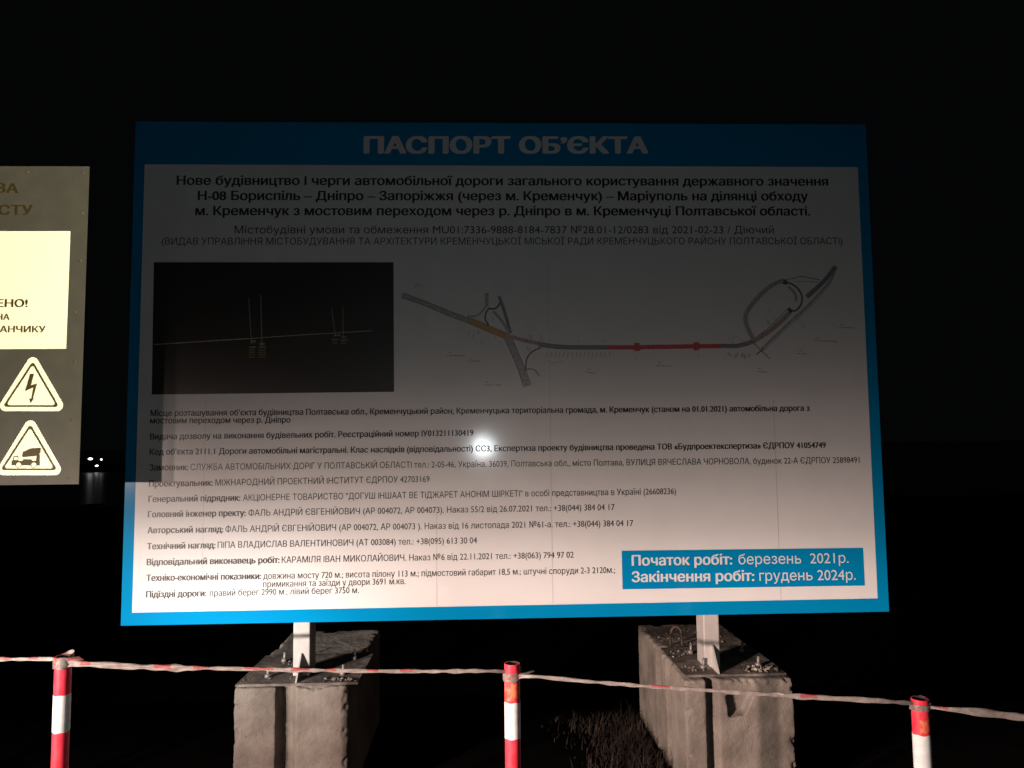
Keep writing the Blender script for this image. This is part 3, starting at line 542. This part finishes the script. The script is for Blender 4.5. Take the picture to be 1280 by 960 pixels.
# ------------------------------------------------------------------ materials
def board_film(name, col, rough=.112):
    """printed vinyl film: glossy, very slightly rippled"""
    M = mat(name, col, rough, bump=0); nt = M.node_tree; b = nt.nodes['Principled BSDF']
    tc = nt.nodes.new('ShaderNodeTexCoord')
    n = nt.nodes.new('ShaderNodeTexNoise'); n.inputs['Scale'].default_value = 260; n.inputs['Detail'].default_value = 2
    n2 = nt.nodes.new('ShaderNodeTexNoise'); n2.inputs['Scale'].default_value = 2.2
    nt.links.new(tc.outputs['Object'], n.inputs['Vector']); nt.links.new(tc.outputs['Object'], n2.inputs['Vector'])
    a = nt.nodes.new('ShaderNodeBump'); a.inputs['Strength'].default_value = .12; a.inputs['Distance'].default_value = .0004
    c = nt.nodes.new('ShaderNodeBump'); c.inputs['Strength'].default_value = .25; c.inputs['Distance'].default_value = .003
    nt.links.new(n.outputs['Fac'], a.inputs['Height']); nt.links.new(n2.outputs['Fac'], c.inputs['Height'])
    nt.links.new(c.outputs[0], a.inputs['Normal']); nt.links.new(a.outputs[0], b.inputs['Normal'])
    # faint dirt over the print
    n3 = nt.nodes.new('ShaderNodeTexNoise'); n3.inputs['Scale'].default_value = 7; n3.inputs['Detail'].default_value = 8; nt.links.new(tc.outputs['Object'], n3.inputs['Vector'])
    mx = nt.nodes.new('ShaderNodeMix'); mx.data_type = 'RGBA'
    mx.inputs[6].default_value = rgb(col); mx.inputs[7].default_value = rgb([v*.9 for v in col])
    nt.links.new(n3.outputs['Fac'], mx.inputs[0]); nt.links.new(mx.outputs[2], b.inputs['Base Color'])
    return M
M_WHITE = board_film('white_film', (.80, .80, .79))
M_BLUE = board_film('blue_film', (.001, .25, .53))
M_PICT = board_film('night_print', (.027, .024, .022), .42)
M_INK = mat('black_ink', (.006, .006, .007), .35)
M_PRINTW = mat('white_print', (.72, .73, .73), .3)
M_SEAM = mat('film_seam', (.58, .57, .56), .3)
ROADC = {'road_grey': (.42, .40, .40), 'road_dark': (.13, .125, .125), 'road_orange': (.58, .34, .14), 'road_brown': (.46, .34, .28),
         'road_slate': (.26, .25, .26), 'road_red': (.60, .12, .125), 'ink_thin': (.30, .28, .28),
         'deck_light': (.50, .43, .32), 'pylon_grey': (.26, .25, .22), 'glow_yellow': (.38, .31, .11), 'glow_dim': (.15, .125, .05)}
RM = {k: mat(k, [c*.76 for c in v], .35, [min(1, c*1.16) for c in v], scale=95, detail=3, lo=.4, hi=.6) for k, v in ROADC.items()}
def concrete(name):
    M = mat(name, (.125, .105, .09), .93, (.25, .22, .19), scale=5, lo=.3, hi=.62, detail=12, bump=.38, bscale=120, spec=.25)
    nt = M.node_tree; b = nt.nodes['Principled BSDF']
    src = b.inputs['Base Color'].links[0].from_socket
    tc = nt.nodes.new('ShaderNodeTexCoord'); v = nt.nodes.new('ShaderNodeTexVoronoi'); v.inputs['Scale'].default_value = 46
    nt.links.new(tc.outputs['Object'], v.inputs['Vector'])
    pr = ramp(nt, [(.0, 0), (.09, 0), (.15, 1)])
    n = nt.nodes.new('ShaderNodeTexNoise'); n.inputs['Scale'].default_value = 9; nt.links.new(tc.outputs['Object'], n.inputs['Vector'])
    gate = ramp(nt, [(.50, 0), (.56, 1)])
    nt.links.new(v.outputs['Distance'], pr.inputs[0]); nt.links.new(n.outputs['Fac'], gate.inputs[0])
    k = mth(nt, 'MAXIMUM', pr.outputs[0], mth(nt, 'SUBTRACT', 1, gate.outputs[0]))
    mx = nt.nodes.new('ShaderNodeMix'); mx.data_type = 'RGBA'; mx.inputs[6].default_value = (.05, .042, .036, 1)
    nt.links.new(k, mx.inputs[0]); nt.links.new(src, mx.inputs[7]); nt.links.new(mx.outputs[2], b.inputs['Base Color'])
    return M
M_CONC = concrete('weathered_concrete')
M_STEEL = mat('painted_grey_steel', (.42, .40, .38), .5, (.50, .47, .44), scale=20, bump=.08)
M_PLATE = mat('dark_steel_plate', (.10, .085, .075), .75, (.30, .26, .22), scale=9, bump=.5, bscale=30, detail=10, lo=.45, hi=.75)
M_RUST = mat('rusty_iron', (.05, .034, .026), .85, (.12, .08, .06), scale=60)
M_RUBBLE = mat('concrete_crumbs', (.11, .09, .08), .95, (.36, .32, .28), scale=22, lo=.4, hi=.6)
M_ZINC = mat('zinc_bolt', (.24, .22, .20), .5, metal=.3)
M_RED = mat('red_reflective_paint', (.80, .026, .055), .45, (.90, .07, .10), scale=28, detail=8, lo=.35, hi=.68)
M_BAND = mat('white_reflective_film', (.70, .73, .71), .3, (.85, .88, .86), scale=35)
M_SCUFF_HL = mat('scuff_and_highlight_film', (.80, .22, .10), .5, (.72, .05, .05), scale=55, detail=8, lo=.42, hi=.58)
M_BLACKP = mat('pipe_inside', (.02, .015, .015), .8)
M_TAPEW = mat('dirty_white_tape', (.17, .145, .13), .55, (.28, .245, .22), scale=45)
M_TAPER = mat('red_tape', (.27, .04, .04), .6, (.33, .09, .085), scale=45)
M_SIGN = mat('grey_sheet', (.050, .048, .046), .55, (.060, .057, .054), scale=14, detail=8)
M_SIGNW = mat('cream_reflective_film', (.86, .85, .74), .5)
M_SIGNI = mat('brown_print', (.045, .032, .010), .5)
M_SIGNI2 = mat('olive_print', (.032, .021, .003), .5)
M_GROUND = mat('dark_soil', (.003, .0026, .0023), .95, (.0075, .006, .0055), scale=3, bump=.4, bscale=8, detail=10, spec=.03)
M_WATER = mat('river_water', (.001, .0015, .002), .3, bump=.6, bscale=1.6)
M_GRASS = mat('dry_grass', (.022, .017, .014), .9, (.055, .043, .035), scale=6, spec=.05)
M_LAMPON = emis('lamp_glass', (1, 1, 1), 9)
M_DARKPOLE = mat('dark_pole', (.05, .05, .05), .6)

# ------------------------------------------------------------------ ground, river
g = MB(); N = 60
xs = [-1500, -300, -90] + [-40 + 80*i/N for i in range(N+1)] + [90, 300, 1500]
ys = [-400, -60, -20, -10, -4, -1, 1, 2.5, 4, 5.4, 5.9, 6.6, 7.3, 8] + [10+2*i for i in range(15)]
def gz(x, y): return (.05*math.sin(x*1.3+y*.7)+.03*math.sin(2.7*y-x))*(1 if abs(x) < 41 else 0) if y > 6.5 or y < 1 else 0
def slope(y): return 0 if y < 5.4 else -.62*min(y-5.4, 1.4)
vg = [[g.bm.verts.new((x, y, gz(x, y)-.002+slope(y))) for x in xs] for y in ys]
vg.append([g.bm.verts.new((x, 46, -6)) for x in xs])
for a, b in zip(vg, vg[1:]):
    for i in range(len(xs)-1): g.bm.faces.new((a[i], a[i+1], b[i+1], b[i])).smooth = True
tag(g.build('ground', M_GROUND), kind='structure')
g = MB(); g.poly([(-1500, 36, -.84), (1500, 36, -.84), (1500, 2500, -.84), (-1500, 2500, -.84)]); tag(g.build('river', M_WATER), kind='structure')
g = MB(); g.box((-260, 93, -3), (-10, 130, -.6)); tag(g.build('far_bank', M_GROUND), kind='structure')

# ------------------------------------------------------------------ information board
D = 4.0767; X0, X1, Z0, Z1 = -1.8708, 2.1292, .8996, 3.5587
board = thing('information_board', 'big blue-bordered white construction information board standing on two steel posts', 'billboard', ((X0+X1)/2, 4.2, 0))
p = MB(); p.box((X0, D, Z0), (X1, D+.028, Z1)); p.build('panel', M_BLUE, board, bevel=.002)
p = MB(); p.poly([(u, D-.002, v) for u, v in WHITE_FIELD]); p.build('white_field', M_WHITE, board, normals=False)
p = MB(); p.poly([(u, D-.0035, v) for u, v in DATE_BOX]); dbox = p.build('date_panel', M_BLUE, board, normals=False)
p = MB(); p.poly([(u, D-.0035, v) for u, v in PICTURE]); pic = p.build('bridge_picture', M_PICT, board, normals=False)
cols = ['deck_light', 'pylon_grey', 'glow_yellow', 'glow_dim']; p = MB()
for i, (c, wd, pts) in enumerate(PICTURE_LINES): ribbon(p, pts, wd, D-.0045-.00003*i, cols.index(c))
p.build('bridge_drawing', [RM[c] for c in cols], pic, normals=False)
cols = ['road_grey', 'road_dark', 'road_orange', 'road_brown', 'road_slate', 'road_red', 'ink_thin']; p = MB()
for i, (c, wd, pts) in enumerate(ROADS): ribbon(p, pts, wd, D-.0032-.000012*i, cols.index(c))
p.build('road_plan', [RM[c] for c in cols], board, normals=False)
for i, (cap, segs) in enumerate(LINES):
    if i == 0: lettering('title_text', segs, cap, D-.003, M_PRINTW, board)
    elif i < 4: lettering('heading_text', segs, cap, D-.0035, M_INK, board)
    elif i < 20: lettering('text_line', segs, cap, D-.0035, M_INK, board)
    else: lettering('date_text', segs, cap, D-.005, M_PRINTW, dbox)
for x, zt in SEAMS:
    p = MB(); p.poly([(x-.0018, D-.0028, .972), (x+.0018, D-.0028, .972), (x+.0014, D-.0028, zt), (x-.0014, D-.0028, zt)]); p.build('film_seam', M_SEAM, board, normals=False)
for z in (1.1, 2.2, 3.35):
    p = MB(); p.box((X0+.05, D+.0285, z), (X1-.05, D+.0625, z+.05)); p.build('rail', M_STEEL, board)
PLATE_T = .612
for (xa, xb, pxa, pxb) in ((-1.012, -.925, -1.268, -.655), (1.152, 1.236, 1.012, 1.542)):
    xm = (xa+xb)/2
    p = MB(); p.box((xa, 4.1402, PLATE_T), (xb, 4.285, Z1-.1)); post = p.build('post', M_STEEL, board, bevel=.006)
    p = MB(); p.prism([(xm-.004, 4.1398, PLATE_T), (xm-.004, 4.025, PLATE_T), (xm-.004, 4.13, PLATE_T+.118), (xm-.004, 4.1398, PLATE_T+.118)], (.008, 0, 0)); p.build('gusset', M_STEEL, post)
    p = MB()
    n = 14; top = [(pxa+(pxb-pxa)*i/n, 4.02+random.uniform(-.002, .002)) for i in range(n+1)]
    p.prism([(x, y, .6005) for x, y in top]+[(pxb, 4.56, .6005), (pxa, 4.56, .6005)], (0, 0, .0115)); plate = p.build('base_plate', M_PLATE, board)
    for bx, by in ((pxa+.13, 4.13), (pxb-.10, 4.15), (pxa+.14, 4.42), (pxb-.09, 4.44)):
        p = MB(); p.tube([(bx, by, .612), (bx+.004, by, .665)], .008, 8); p.tube([(bx, by, .6121), (bx, by, .630)], .017, 6); p.build('anchor_bolt', M_ZINC, plate)

# ------------------------------------------------------------------ concrete blocks
def block(name, label, x0, x1, y0, y1, gx0, gx1, pocket=None, side=None):
    root = thing(name, label, 'concrete block', ((x0+x1)/2, (y0+y1)/2, 0), 'concrete foundation blocks under the board')
    p = MB(); p.box((x0, y0, .0), (x1, y1, .6)); o = p.build('block_body', M_CONC, root, bevel=.016)
    cut = MB(); e = .0
    for yy, s in ((y0, 1), (y1, -1)):
        cut.prism([(gx0, yy-.02*s, -.1), (gx1, yy-.02*s, -.1), (gx1-.045, yy+.065*s, -.1), (gx0+.006, yy+.065*s, -.1)], (0, 0, .9))
    if pocket:
        a, b, z0, z1 = pocket
        cut.prism([(a, y0-.02, z1), (b, y0-.02, z1), (b-.05, y0-.02, z0+.012), (a+.012, y0-.02, z0)], (0, .075, .012))
    if side:
        for a, b, dp in side:
            cut.prism([(x0-.02, a, -.1), (x0-.02, b, -.1), (x0+dp, b-.02, -.1), (x0+dp, a+.02, -.1)], (0, 0, .9))
    c = cut.build('cutter', M_CONC)
    c.location = -Vector((0, 0, 0))
    bo = o.modifiers.new('b', 'BOOLEAN'); bo.operation = 'DIFFERENCE'; bo.object = c; bo.solver = 'EXACT'
    rm = o.modifiers.new('r', 'REMESH'); rm.mode = 'VOXEL'; rm.voxel_size = .0085
    for nm, sc, st in (('cloud_coarse', .16, .010), ('cloud_fine', .022, .006)):
        t = bpy.data.textures.new(nm, 'CLOUDS'); t.noise_scale = sc; t.noise_depth = 3
        dm = o.modifiers.new(nm, 'DISPLACE'); dm.texture = t; dm.strength = st; dm.mid_level = .6; dm.texture_coords = 'LOCAL'
    evaluated(o); bpy.data.objects.remove(c)
    # chipped arrises: bite into the edges where a cell pattern says so
    from mathutils import noise
    hx, hy = (x1-x0)/2, (y1-y0)/2
    for v in o.data.vertices:
        q = v.co; dx = hx-abs(q.x); dy = hy-abs(q.y); dz = .6-q.z
        s = sorted((dx, dy, dz)); ed = s[1]
        if ed < .035:
            k = noise.noise(Vector((q.x*14+3*x0, q.y*14, q.z*14)))+.5*noise.noise(q*40)
            if k > .08:
                a = min(.016, (k-.08)*.045)*(1-ed/.035)
                if dx < .035: q.x -= math.copysign(a, q.x)
                if dy < .035: q.y -= math.copysign(a, q.y)
                if dz < .035: q.z -= a*.7
    for f in o.data.polygons: f.use_smooth = True
    if o.data.materials: o.data.materials[0] = M_CONC
    else: o.data.materials.append(M_CONC)
    return root
bl = block('concrete_block', 'grey concrete foundation block with end groove carrying the left board post', -1.272, -.70, 4.0, 5.2, -1.063, -.950)
br = block('concrete_block', 'concrete foundation block with hook pocket and lit side face under the right board post', 1.0, 1.565, 3.97, 5.2, 1.108, 1.185,
           pocket=(1.21, 1.355, .405, .52), side=((4.29, 4.40, .035), (4.52, 4.65, .06)))
def crumbs(name, pts, parent):
    p = MB()
    for (cx, cy, z, sx, sy, n, r0, r1) in pts:
        for _ in range(n):
            c = Vector((cx+max(-1.6, min(1.6, random.gauss(0, 1)))*sx, cy+max(-1.6, min(1.6, random.gauss(0, 1)))*sy, z)); r = random.uniform(r0, r1)
            mtx = Matrix.Translation(c+Vector((0, 0, r*.4))) @ Matrix.Rotation(random.uniform(0, 6), 4, 'Z') @ Matrix.Rotation(random.uniform(0, 6), 4, 'X') @ Matrix.Diagonal((r, r*random.uniform(.3, 1), r*random.uniform(.2, .8), 1))
            bmesh.ops.create_icosphere(p.bm, subdivisions=1, radius=1, matrix=mtx)
    for v in p.bm.verts: v.co += Vector((random.uniform(-1, 1), random.uniform(-1, 1), random.uniform(-1, 1)))*.0022
    return p.build(name, M_RUBBLE, parent)
rub = thing('rubble', 'crumbs of broken concrete scattered on the base plate of the left block', 'rubble', (-.75, 4.1, .612), 'concrete crumbs on the base plates')
crumbs('crumb_heap', [(-.75, 4.07, .611, .05, .02, 34, .003, .011), (-1.12, 4.08, .611, .08, .03, 10, .002, .007), (-1.12, 4.35, .611, .05, .08, 14, .003, .008)], rub)
rub = thing('rubble', 'crumbs of broken concrete heaped at the right corner of the right block', 'rubble', (1.4, 4.1, .612), 'concrete crumbs on the base plates')
crumbs('crumb_heap', [(1.43, 4.09, .611, .05, .03, 60, .003, .013), (1.11, 4.12, .611, .05, .03, 26, .003, .010), (1.10, 4.45, .611, .04, .06, 22, .003, .01), (1.26, 4.85, .594, .12, .15, 70, .003, .012)], rub)
# lifting loop cast into the right block, behind the post
p = MB(); lx, ly = 1.13, 4.66
p.tube([(lx-.035, ly, .58), (lx-.035, ly, .65), (lx-.028, ly, .685), (lx-.010, ly, .705), (lx+.010, ly, .705), (lx+.028, ly, .685), (lx+.035, ly, .65), (lx+.035, ly, .58)], .0075, 8)
p.build('lifting_loop', M_RUST, br)

# ------------------------------------------------------------------ warning board, cut by the picture's left edge
SY = 3.66
sign = thing('warning_sign', 'grey sheet metal site notice with cream panel and two warning triangles', 'sign', (-2.55, SY+.05, 0))
sx0 = -3.25; (sx1, sz1), (_, sz0) = SIGN_CORNERS[0], SIGN_CORNERS[1]; sz0 += .006
p = MB(); p.box((sx0, SY, sz0), (sx1, SY+.004, sz1)); p.build('sheet', M_SIGN, sign)
for x in (-2.52, -3.05):
    p = MB(); p.box((x-.03, SY+.03, 0), (x+.03, SY+.09, sz1-.1)); p.build('post', M_STEEL, sign, bevel=.004)
for z in (sz0+.25, sz1-.3):
    p = MB(); p.box((sx0+.1, SY+.0045, z), (sx1-.12, SY+.0295, z+.04)); p.build('rail', M_STEEL, sign)
p = MB(); px, pz1 = SIGN_PANEL[0]; pz0 = SIGN_PANEL[1][1]
p.poly([(sx0+.07, SY-.0015, pz0), (px, SY-.0015, pz0), (px, SY-.0015, pz1), (sx0+.07, SY-.0015, pz1)]); panel = p.build('text_panel', M_SIGNW, sign, normals=False)
for i, (t, u0, z0, u1, z1, cap) in enumerate(SIGN_TEXT):
    lettering('notice_text', [(t, 1, u0, z0, u1, z1)], cap, SY-(.0012 if i < 2 else .003), M_SIGNI2 if i < 2 else M_SIGNI, sign if i < 2 else panel)
def rounded(pts, r, n=8):
    out = []
    for i, b in enumerate(pts):
        a = Vector(pts[i-1]); b = Vector(b); c = Vector(pts[(i+1) % len(pts)])
        da = (a-b).normalized(); dc = (c-b).normalized(); h = math.acos(max(-1, min(1, da.dot(dc))))/2
        t = r/math.tan(h); cen = b+(da+dc).normalized()*r/math.sin(h); s = b+da*t-cen; e = b+dc*t-cen
        a0 = math.atan2(s.y, s.x); a1 = math.atan2(e.y, e.x); d = (a1-a0+math.pi) % (2*math.pi)-math.pi
        out += [(cen.x+r*math.cos(a0+d*k/n), cen.y+r*math.sin(a0+d*k/n)) for k in range(n+1)]
    return out
def tri_sign(name, outer, inner):
    p = MB(); p.poly([(u, SY-.0015, v) for u, v in rounded(outer, .027)]); o = p.build(name, M_SIGNW, sign, normals=False)
    p = MB(); cen = Vector((sum(q[0] for q in inner)/3, sum(q[1] for q in inner)/3)); a = rounded(inner, .010)
    def inset(q):
        return (cen.x+(q[0]-cen.x)*.885, cen.y+(q[1]-cen.y)*.885)
    b = [inset(q) for q in a]; n = len(a)
    for i in range(n):
        j = (i+1) % n; p.poly([(a[i][0], SY-.003, a[i][1]), (a[j][0], SY-.003, a[j][1]), (b[j][0], SY-.003, b[j][1]), (b[i][0], SY-.003, b[i][1])])
    p.build('border', M_SIGNI, o, normals=False); return o
ta = tri_sign('warning_triangle', TRI_A, TRI_A_IN); tag(ta, 'upper warning triangle with a lightning bolt')
p = MB(); p.poly([(u, SY-.003, v) for u, v in BOLT_SYMBOL]); p.build('lightning_symbol', M_SIGNI, ta, normals=False)
tb = tri_sign('warning_triangle', TRI_B, TRI_B_IN); tag(tb, 'lower warning triangle with a concrete mixer truck')
p = MB()
p.poly([(u, SY-.003, v) for u, v in MIXER_DRUM]); p.poly([(u, SY-.0031, v) for u, v in MIXER_BODY])
p.poly([(u, SY-.0037, v) for u, v in MIXER_WINDOW], 1)
for (u, v) in MIXER_WHEELS:
    for r, yy, mi in ((.0138, .0035, 0), (.0112, .0039, 1)):
        p.poly([(u+r*math.cos(t*.3927), SY-yy, v+r*math.sin(t*.3927)) for t in range(16)], mi)
p.build('mixer_symbol', [M_SIGNI, M_SIGNW], tb, normals=False)
for u, v in SCREWS:
    p = MB(); p.tube([(u, SY+.001, v), (u, SY-.004, v)], .0055, 8); p.build('screw', M_RUST, sign)

# ------------------------------------------------------------------ barrier posts
PIPE_R = .0275
def barrier_post(label, base, top, bands, lean=(0, 0)):
    """bands: list of z heights where a white film band starts and ends"""
    x, y, _ = top; zt = top[2]
    root = thing('barrier_post', label, 'post', (x, y, 0), 'red and white barrier posts holding the tape')
    p = MB(); n = 28
    def pos(z): k = (zt-z); return Vector((x+lean[0]*k, y+lean[1]*k, z))
    p.tube([pos(0), pos(zt)], PIPE_R, n, cap=False); p.tube([pos(zt), pos(zt-.15)], PIPE_R-.004, n, mi=1, cap=False)
    for a in range(n):
        t0, t1 = 2*math.pi*a/n, 2*math.pi*(a+1)/n; c = pos(zt)
        q = lambda r, t: c+Vector((r*math.cos(t), r*math.sin(t), 0))
        p.poly([q(PIPE_R, t0), q(PIPE_R, t1), q(PIPE_R-.004, t1), q(PIPE_R-.004, t0)])
    p.build('pipe', [M_RED, M_BLACKP], root, normals=False)
    for z0, z1, skew in bands:
        p = MB(); rings = []
        for z, sk in ((z0, skew), (z1, 0)):
            rings.append([])
            for k in range(48):
                t = 2*math.pi*k/48; c = pos(z)
                dz = sk*max(0, math.sin(t*.5+.9))*.5+.0012*math.sin(5*t+z*9)
                rings[-1].append(p.bm.verts.new(c+Vector(((PIPE_R+.0008)*math.cos(t), (PIPE_R+.0008)*math.sin(t), dz))))
        for k in range(48):
            j = (k+1) % 48; p.bm.faces.new((rings[0][k], rings[0][j], rings[1][j], rings[1][k])).smooth = True
        p.build('reflective_band', M_BAND, root, normals=False)
    return root, pos
def band_list(first_top, step, skews=()):
    out = []; z = first_top; i = 0
    while z-step > .02:
        out.append((z-step, z, skews[i] if i < len(skews) else 0)); z -= 2*step; i += 1
    return out
bp1, pos1 = barrier_post('red and white post with tape wrapped round its top, below the warning sign', None, PL, band_list(.9395, .1275, (.006, 0)))
bp2, pos2 = barrier_post('red and white post standing between the two concrete blocks', None, PM, band_list(.896, .124), )
bp3, pos3 = barrier_post('red and white post at the right, beyond the big board edge', None, PR, band_list(.8265, .113))
def scuff_highlight_patch(pos, z0, z1, parent, t0, t1):
    p = MB(); n = 14; rr = PIPE_R+.0006
    rows = [[p.bm.verts.new(pos(z0+(z1-z0)*j/4)+Vector((rr*math.cos(t), rr*math.sin(t), .003*math.sin(9*t+j)))) for t in [t0+(t1-t0)*k/n for k in range(n+1)]] for j in range(5)]
    for a, b in zip(rows, rows[1:]):
        for k in range(n): p.bm.faces.new((a[k], a[k+1], b[k+1], b[k])).smooth = True
    p.build('scuff_highlight', M_SCUFF_HL, parent, normals=False)
scuff_highlight_patch(pos2, .904, .962, bp2, -2.8, -.6); scuff_highlight_patch(pos3, .836, .880, bp3, -2.2, -1.0)  # middle post: scuffed film; right post: an orange highlight painted into the colour

# ------------------------------------------------------------------ barrier tape: one tape tied from post to post
tape = thing('barrier_tape', 'twisted red and white barrier tape tied from post to post in front of the blocks', 'barrier tape', (0, 2.8, 0))
def tape_span(pts, reds, tw0):
    P = [Vector(p[:3]) for p in pts]; W = [p[3] for p in pts]; Q = []
    for i in range(len(P)-1):
        p0 = P[max(i-1, 0)]; p1 = P[i]; p2 = P[i+1]; p3 = P[min(i+2, len(P)-1)]
        m = max(6, int((p2-p1).length/.012))
        for k in range(m):
            t = k/m; Q.append((.5*((2*p1)+(p2-p0)*t+(2*p0-5*p1+4*p2-p3)*t*t+(3*p1-p0-3*p2+p3)*t**3), W[i]+(W[i+1]-W[i])*t))
    Q.append((P[-1], W[-1])); p = MB(); rows = []; s = 0
    for i, (c, wd) in enumerate(Q):
        if i: s += (c-Q[i-1][0]).length
        wd *= .88+.16*math.sin(s*31+tw0)+.1*math.sin(s*77)
        dep = .007*(1+.6*math.sin(s*23+tw0))
        # a crumpled, lengthwise folded strip: five points across
        rows.append([p.bm.verts.new(c+Vector((0, dy*dep+.002*math.sin(s*60+k*2), dz*wd+.0008*math.sin(s*90+k)))) for k, (dy, dz) in enumerate(((.5, .35), (-.2, .5), (-.55, .12), (-.15, -.18), (-.5, -.5)))])
    L = s; s = 0
    for i in range(len(rows)-1):
        s += (Q[i+1][0]-Q[i][0]).length
        red = any(a < s < b for a, b in reds)
        for k in range(4):
            f = p.bm.faces.new((rows[i][k], rows[i][k+1], rows[i+1][k+1], rows[i+1][k])); f.smooth = True
            f.material_index = 1 if red and k != 3 else 0
    return p.build('tape_span', [M_TAPEW, M_TAPER], tape, normals=False)
TAPE_A[-1] = tuple(pos1(PL[2]-.010))+(.014,); TAPE_B[0] = tuple(pos1(PL[2]-.022))+(.026,); TAPE_B[-1] = tuple(pos2(PM[2]-.030))+(.014,); TAPE_C[0] = tuple(pos2(PM[2]-.046))+(.020,); TAPE_C[-1] = tuple(pos3(PR[2]-.016))+(.015,); TAPE_D[0] = tuple(pos3(PR[2]-.024))+(.012,)
tape_span(TAPE_A, ((.1, .18), (.45, .55), (.62, .66)), 0)
tape_span(TAPE_B, ((.10, .14), (.36, .42), (.50, .56), (.68, .78), (.84, .90), (.955, 1.0), (1.10, 1.14), (1.22, 1.26)), 1)
tape_span(TAPE_C, ((.0, .05), (.5, .56), (1.0, 1.05)), 2)
tape_span(TAPE_D, ((.05, .09),), 3)
def knot(pos, z0, z1, flare, seed):
    rnd = random.Random(seed); p = MB(); n = 40; m = 7; rows = []
    for j in range(m):
        t = j/(m-1); z = z0+(z1-z0)*t
        rows.append([p.bm.verts.new(pos(z)+Vector(((PIPE_R+.0025+.0035*abs(math.sin(a*3+j*1.7)))*math.cos(a), (PIPE_R+.0025+.0035*abs(math.sin(a*3+j*1.7)))*math.sin(a), .004*math.sin(a*2+j)+.008*math.sin(a+1)))) for a in [2*math.pi*k/n for k in range(n)]])
    for a, b in zip(rows, rows[1:]):
        for k in range(n):
            f = p.bm.faces.new((a[k], a[(k+1) % n], b[(k+1) % n], b[k])); f.smooth = True
            f.material_index = 1 if 24 < k < 31 and rnd.random() < .35 else 0
    c = pos(z1)
    for s in range(flare):                                  # loose ends
        a = c+Vector((rnd.uniform(-.02, .03), -PIPE_R-.003, -.004)); d = Vector((rnd.uniform(.03, .055), rnd.uniform(-.01, .01), rnd.uniform(-.004, .012)))
        p.poly([a, a+d, a+d+Vector((.004, .012, -.008)), a+Vector((.0, .006, -.012))], s % 2)
    return p.build('knot', [M_TAPEW, M_TAPER], tape, normals=False)
knot(pos1, PL[2]-.034, PL[2]+.004, 3, 1); knot(pos2, PM[2]-.054, PM[2]-.025, 1, 2); knot(pos3, PR[2]-.029, PR[2]-.011, 1, 3)

# ------------------------------------------------------------------ dry grass round the blocks (uncountable)
gr = MB()
def blade(x, y, h, z=0):
    a = random.uniform(0, 6.283); b = random.uniform(.2, 1.6)*h; wv = random.uniform(.002, .0045); d = Vector((math.cos(a), math.sin(a), 0)); n = Vector((-d.y, d.x, 0))*wv
    p0 = Vector((x, y, z)); p1 = p0+d*b*.35+Vector((0, 0, h*.6)); p2 = p0+d*b+Vector((0, 0, h))
    v = [gr.bm.verts.new(q) for q in (p0-n, p0+n, p1+n*.7, p1-n*.7, p2)]
    gr.bm.faces.new((v[0], v[1], v[2], v[3])); gr.bm.faces.new((v[3], v[2], v[4]))
clumps = [(.90-abs(random.gauss(0, .16)), random.uniform(3.6, 5.1), random.uniform(.03, .09)) for _ in range(150)]
for cx, cy, cr in clumps:
    for _ in range(random.randint(6, 34)):
        x = random.gauss(cx, cr); y = random.gauss(cy, cr)
        if .96 < x < 1.6 and 3.92 < y < 5.25: continue
        blade(x, y, random.uniform(.015, .10)*(1.3-min(1, abs(.95-x)*1.6)))
tag(gr.build('dry_grass', M_GRASS, normals=False), 'sparse dry grass at the foot of the concrete blocks', 'grass', kind='stuff')

# ------------------------------------------------------------------ lamps on the far bank, seen in the gap between the two boards
def floodlight(label, x, y, z, sx, sz):
    root = thing('distant_lamp', label, 'light', (x, y, -.6), 'distant lights between the boards')
    p = MB(); p.box((x-.05, y+.1, -.61), (x+.05, y+.2, z)); p.build('pole', M_DARKPOLE, root)
    p = MB(); p.box((x-sx, y, z-sz), (x+sx, y+.12, z+sz)); hd = p.build('lamp_head', M_DARKPOLE, root, bevel=.02)
    p = MB(); p.poly([(x+sx*.85*math.cos(t*.5236), y-.012, z+sz*.85*math.sin(t*.5236)) for t in range(12)]); p.build('lamp_glass', M_LAMPON, hd, normals=False)
floodlight('brightest of the small white distant lights in the gap between the two boards', -46.25, 92, .70, .32, .12)
floodlight('small round white distant light just right of the brightest one', -45.0, 92, .62, .14, .08)
floodlight('small white distant light lowest of the three between the boards', -45.5, 92, -.1, .22, .07)
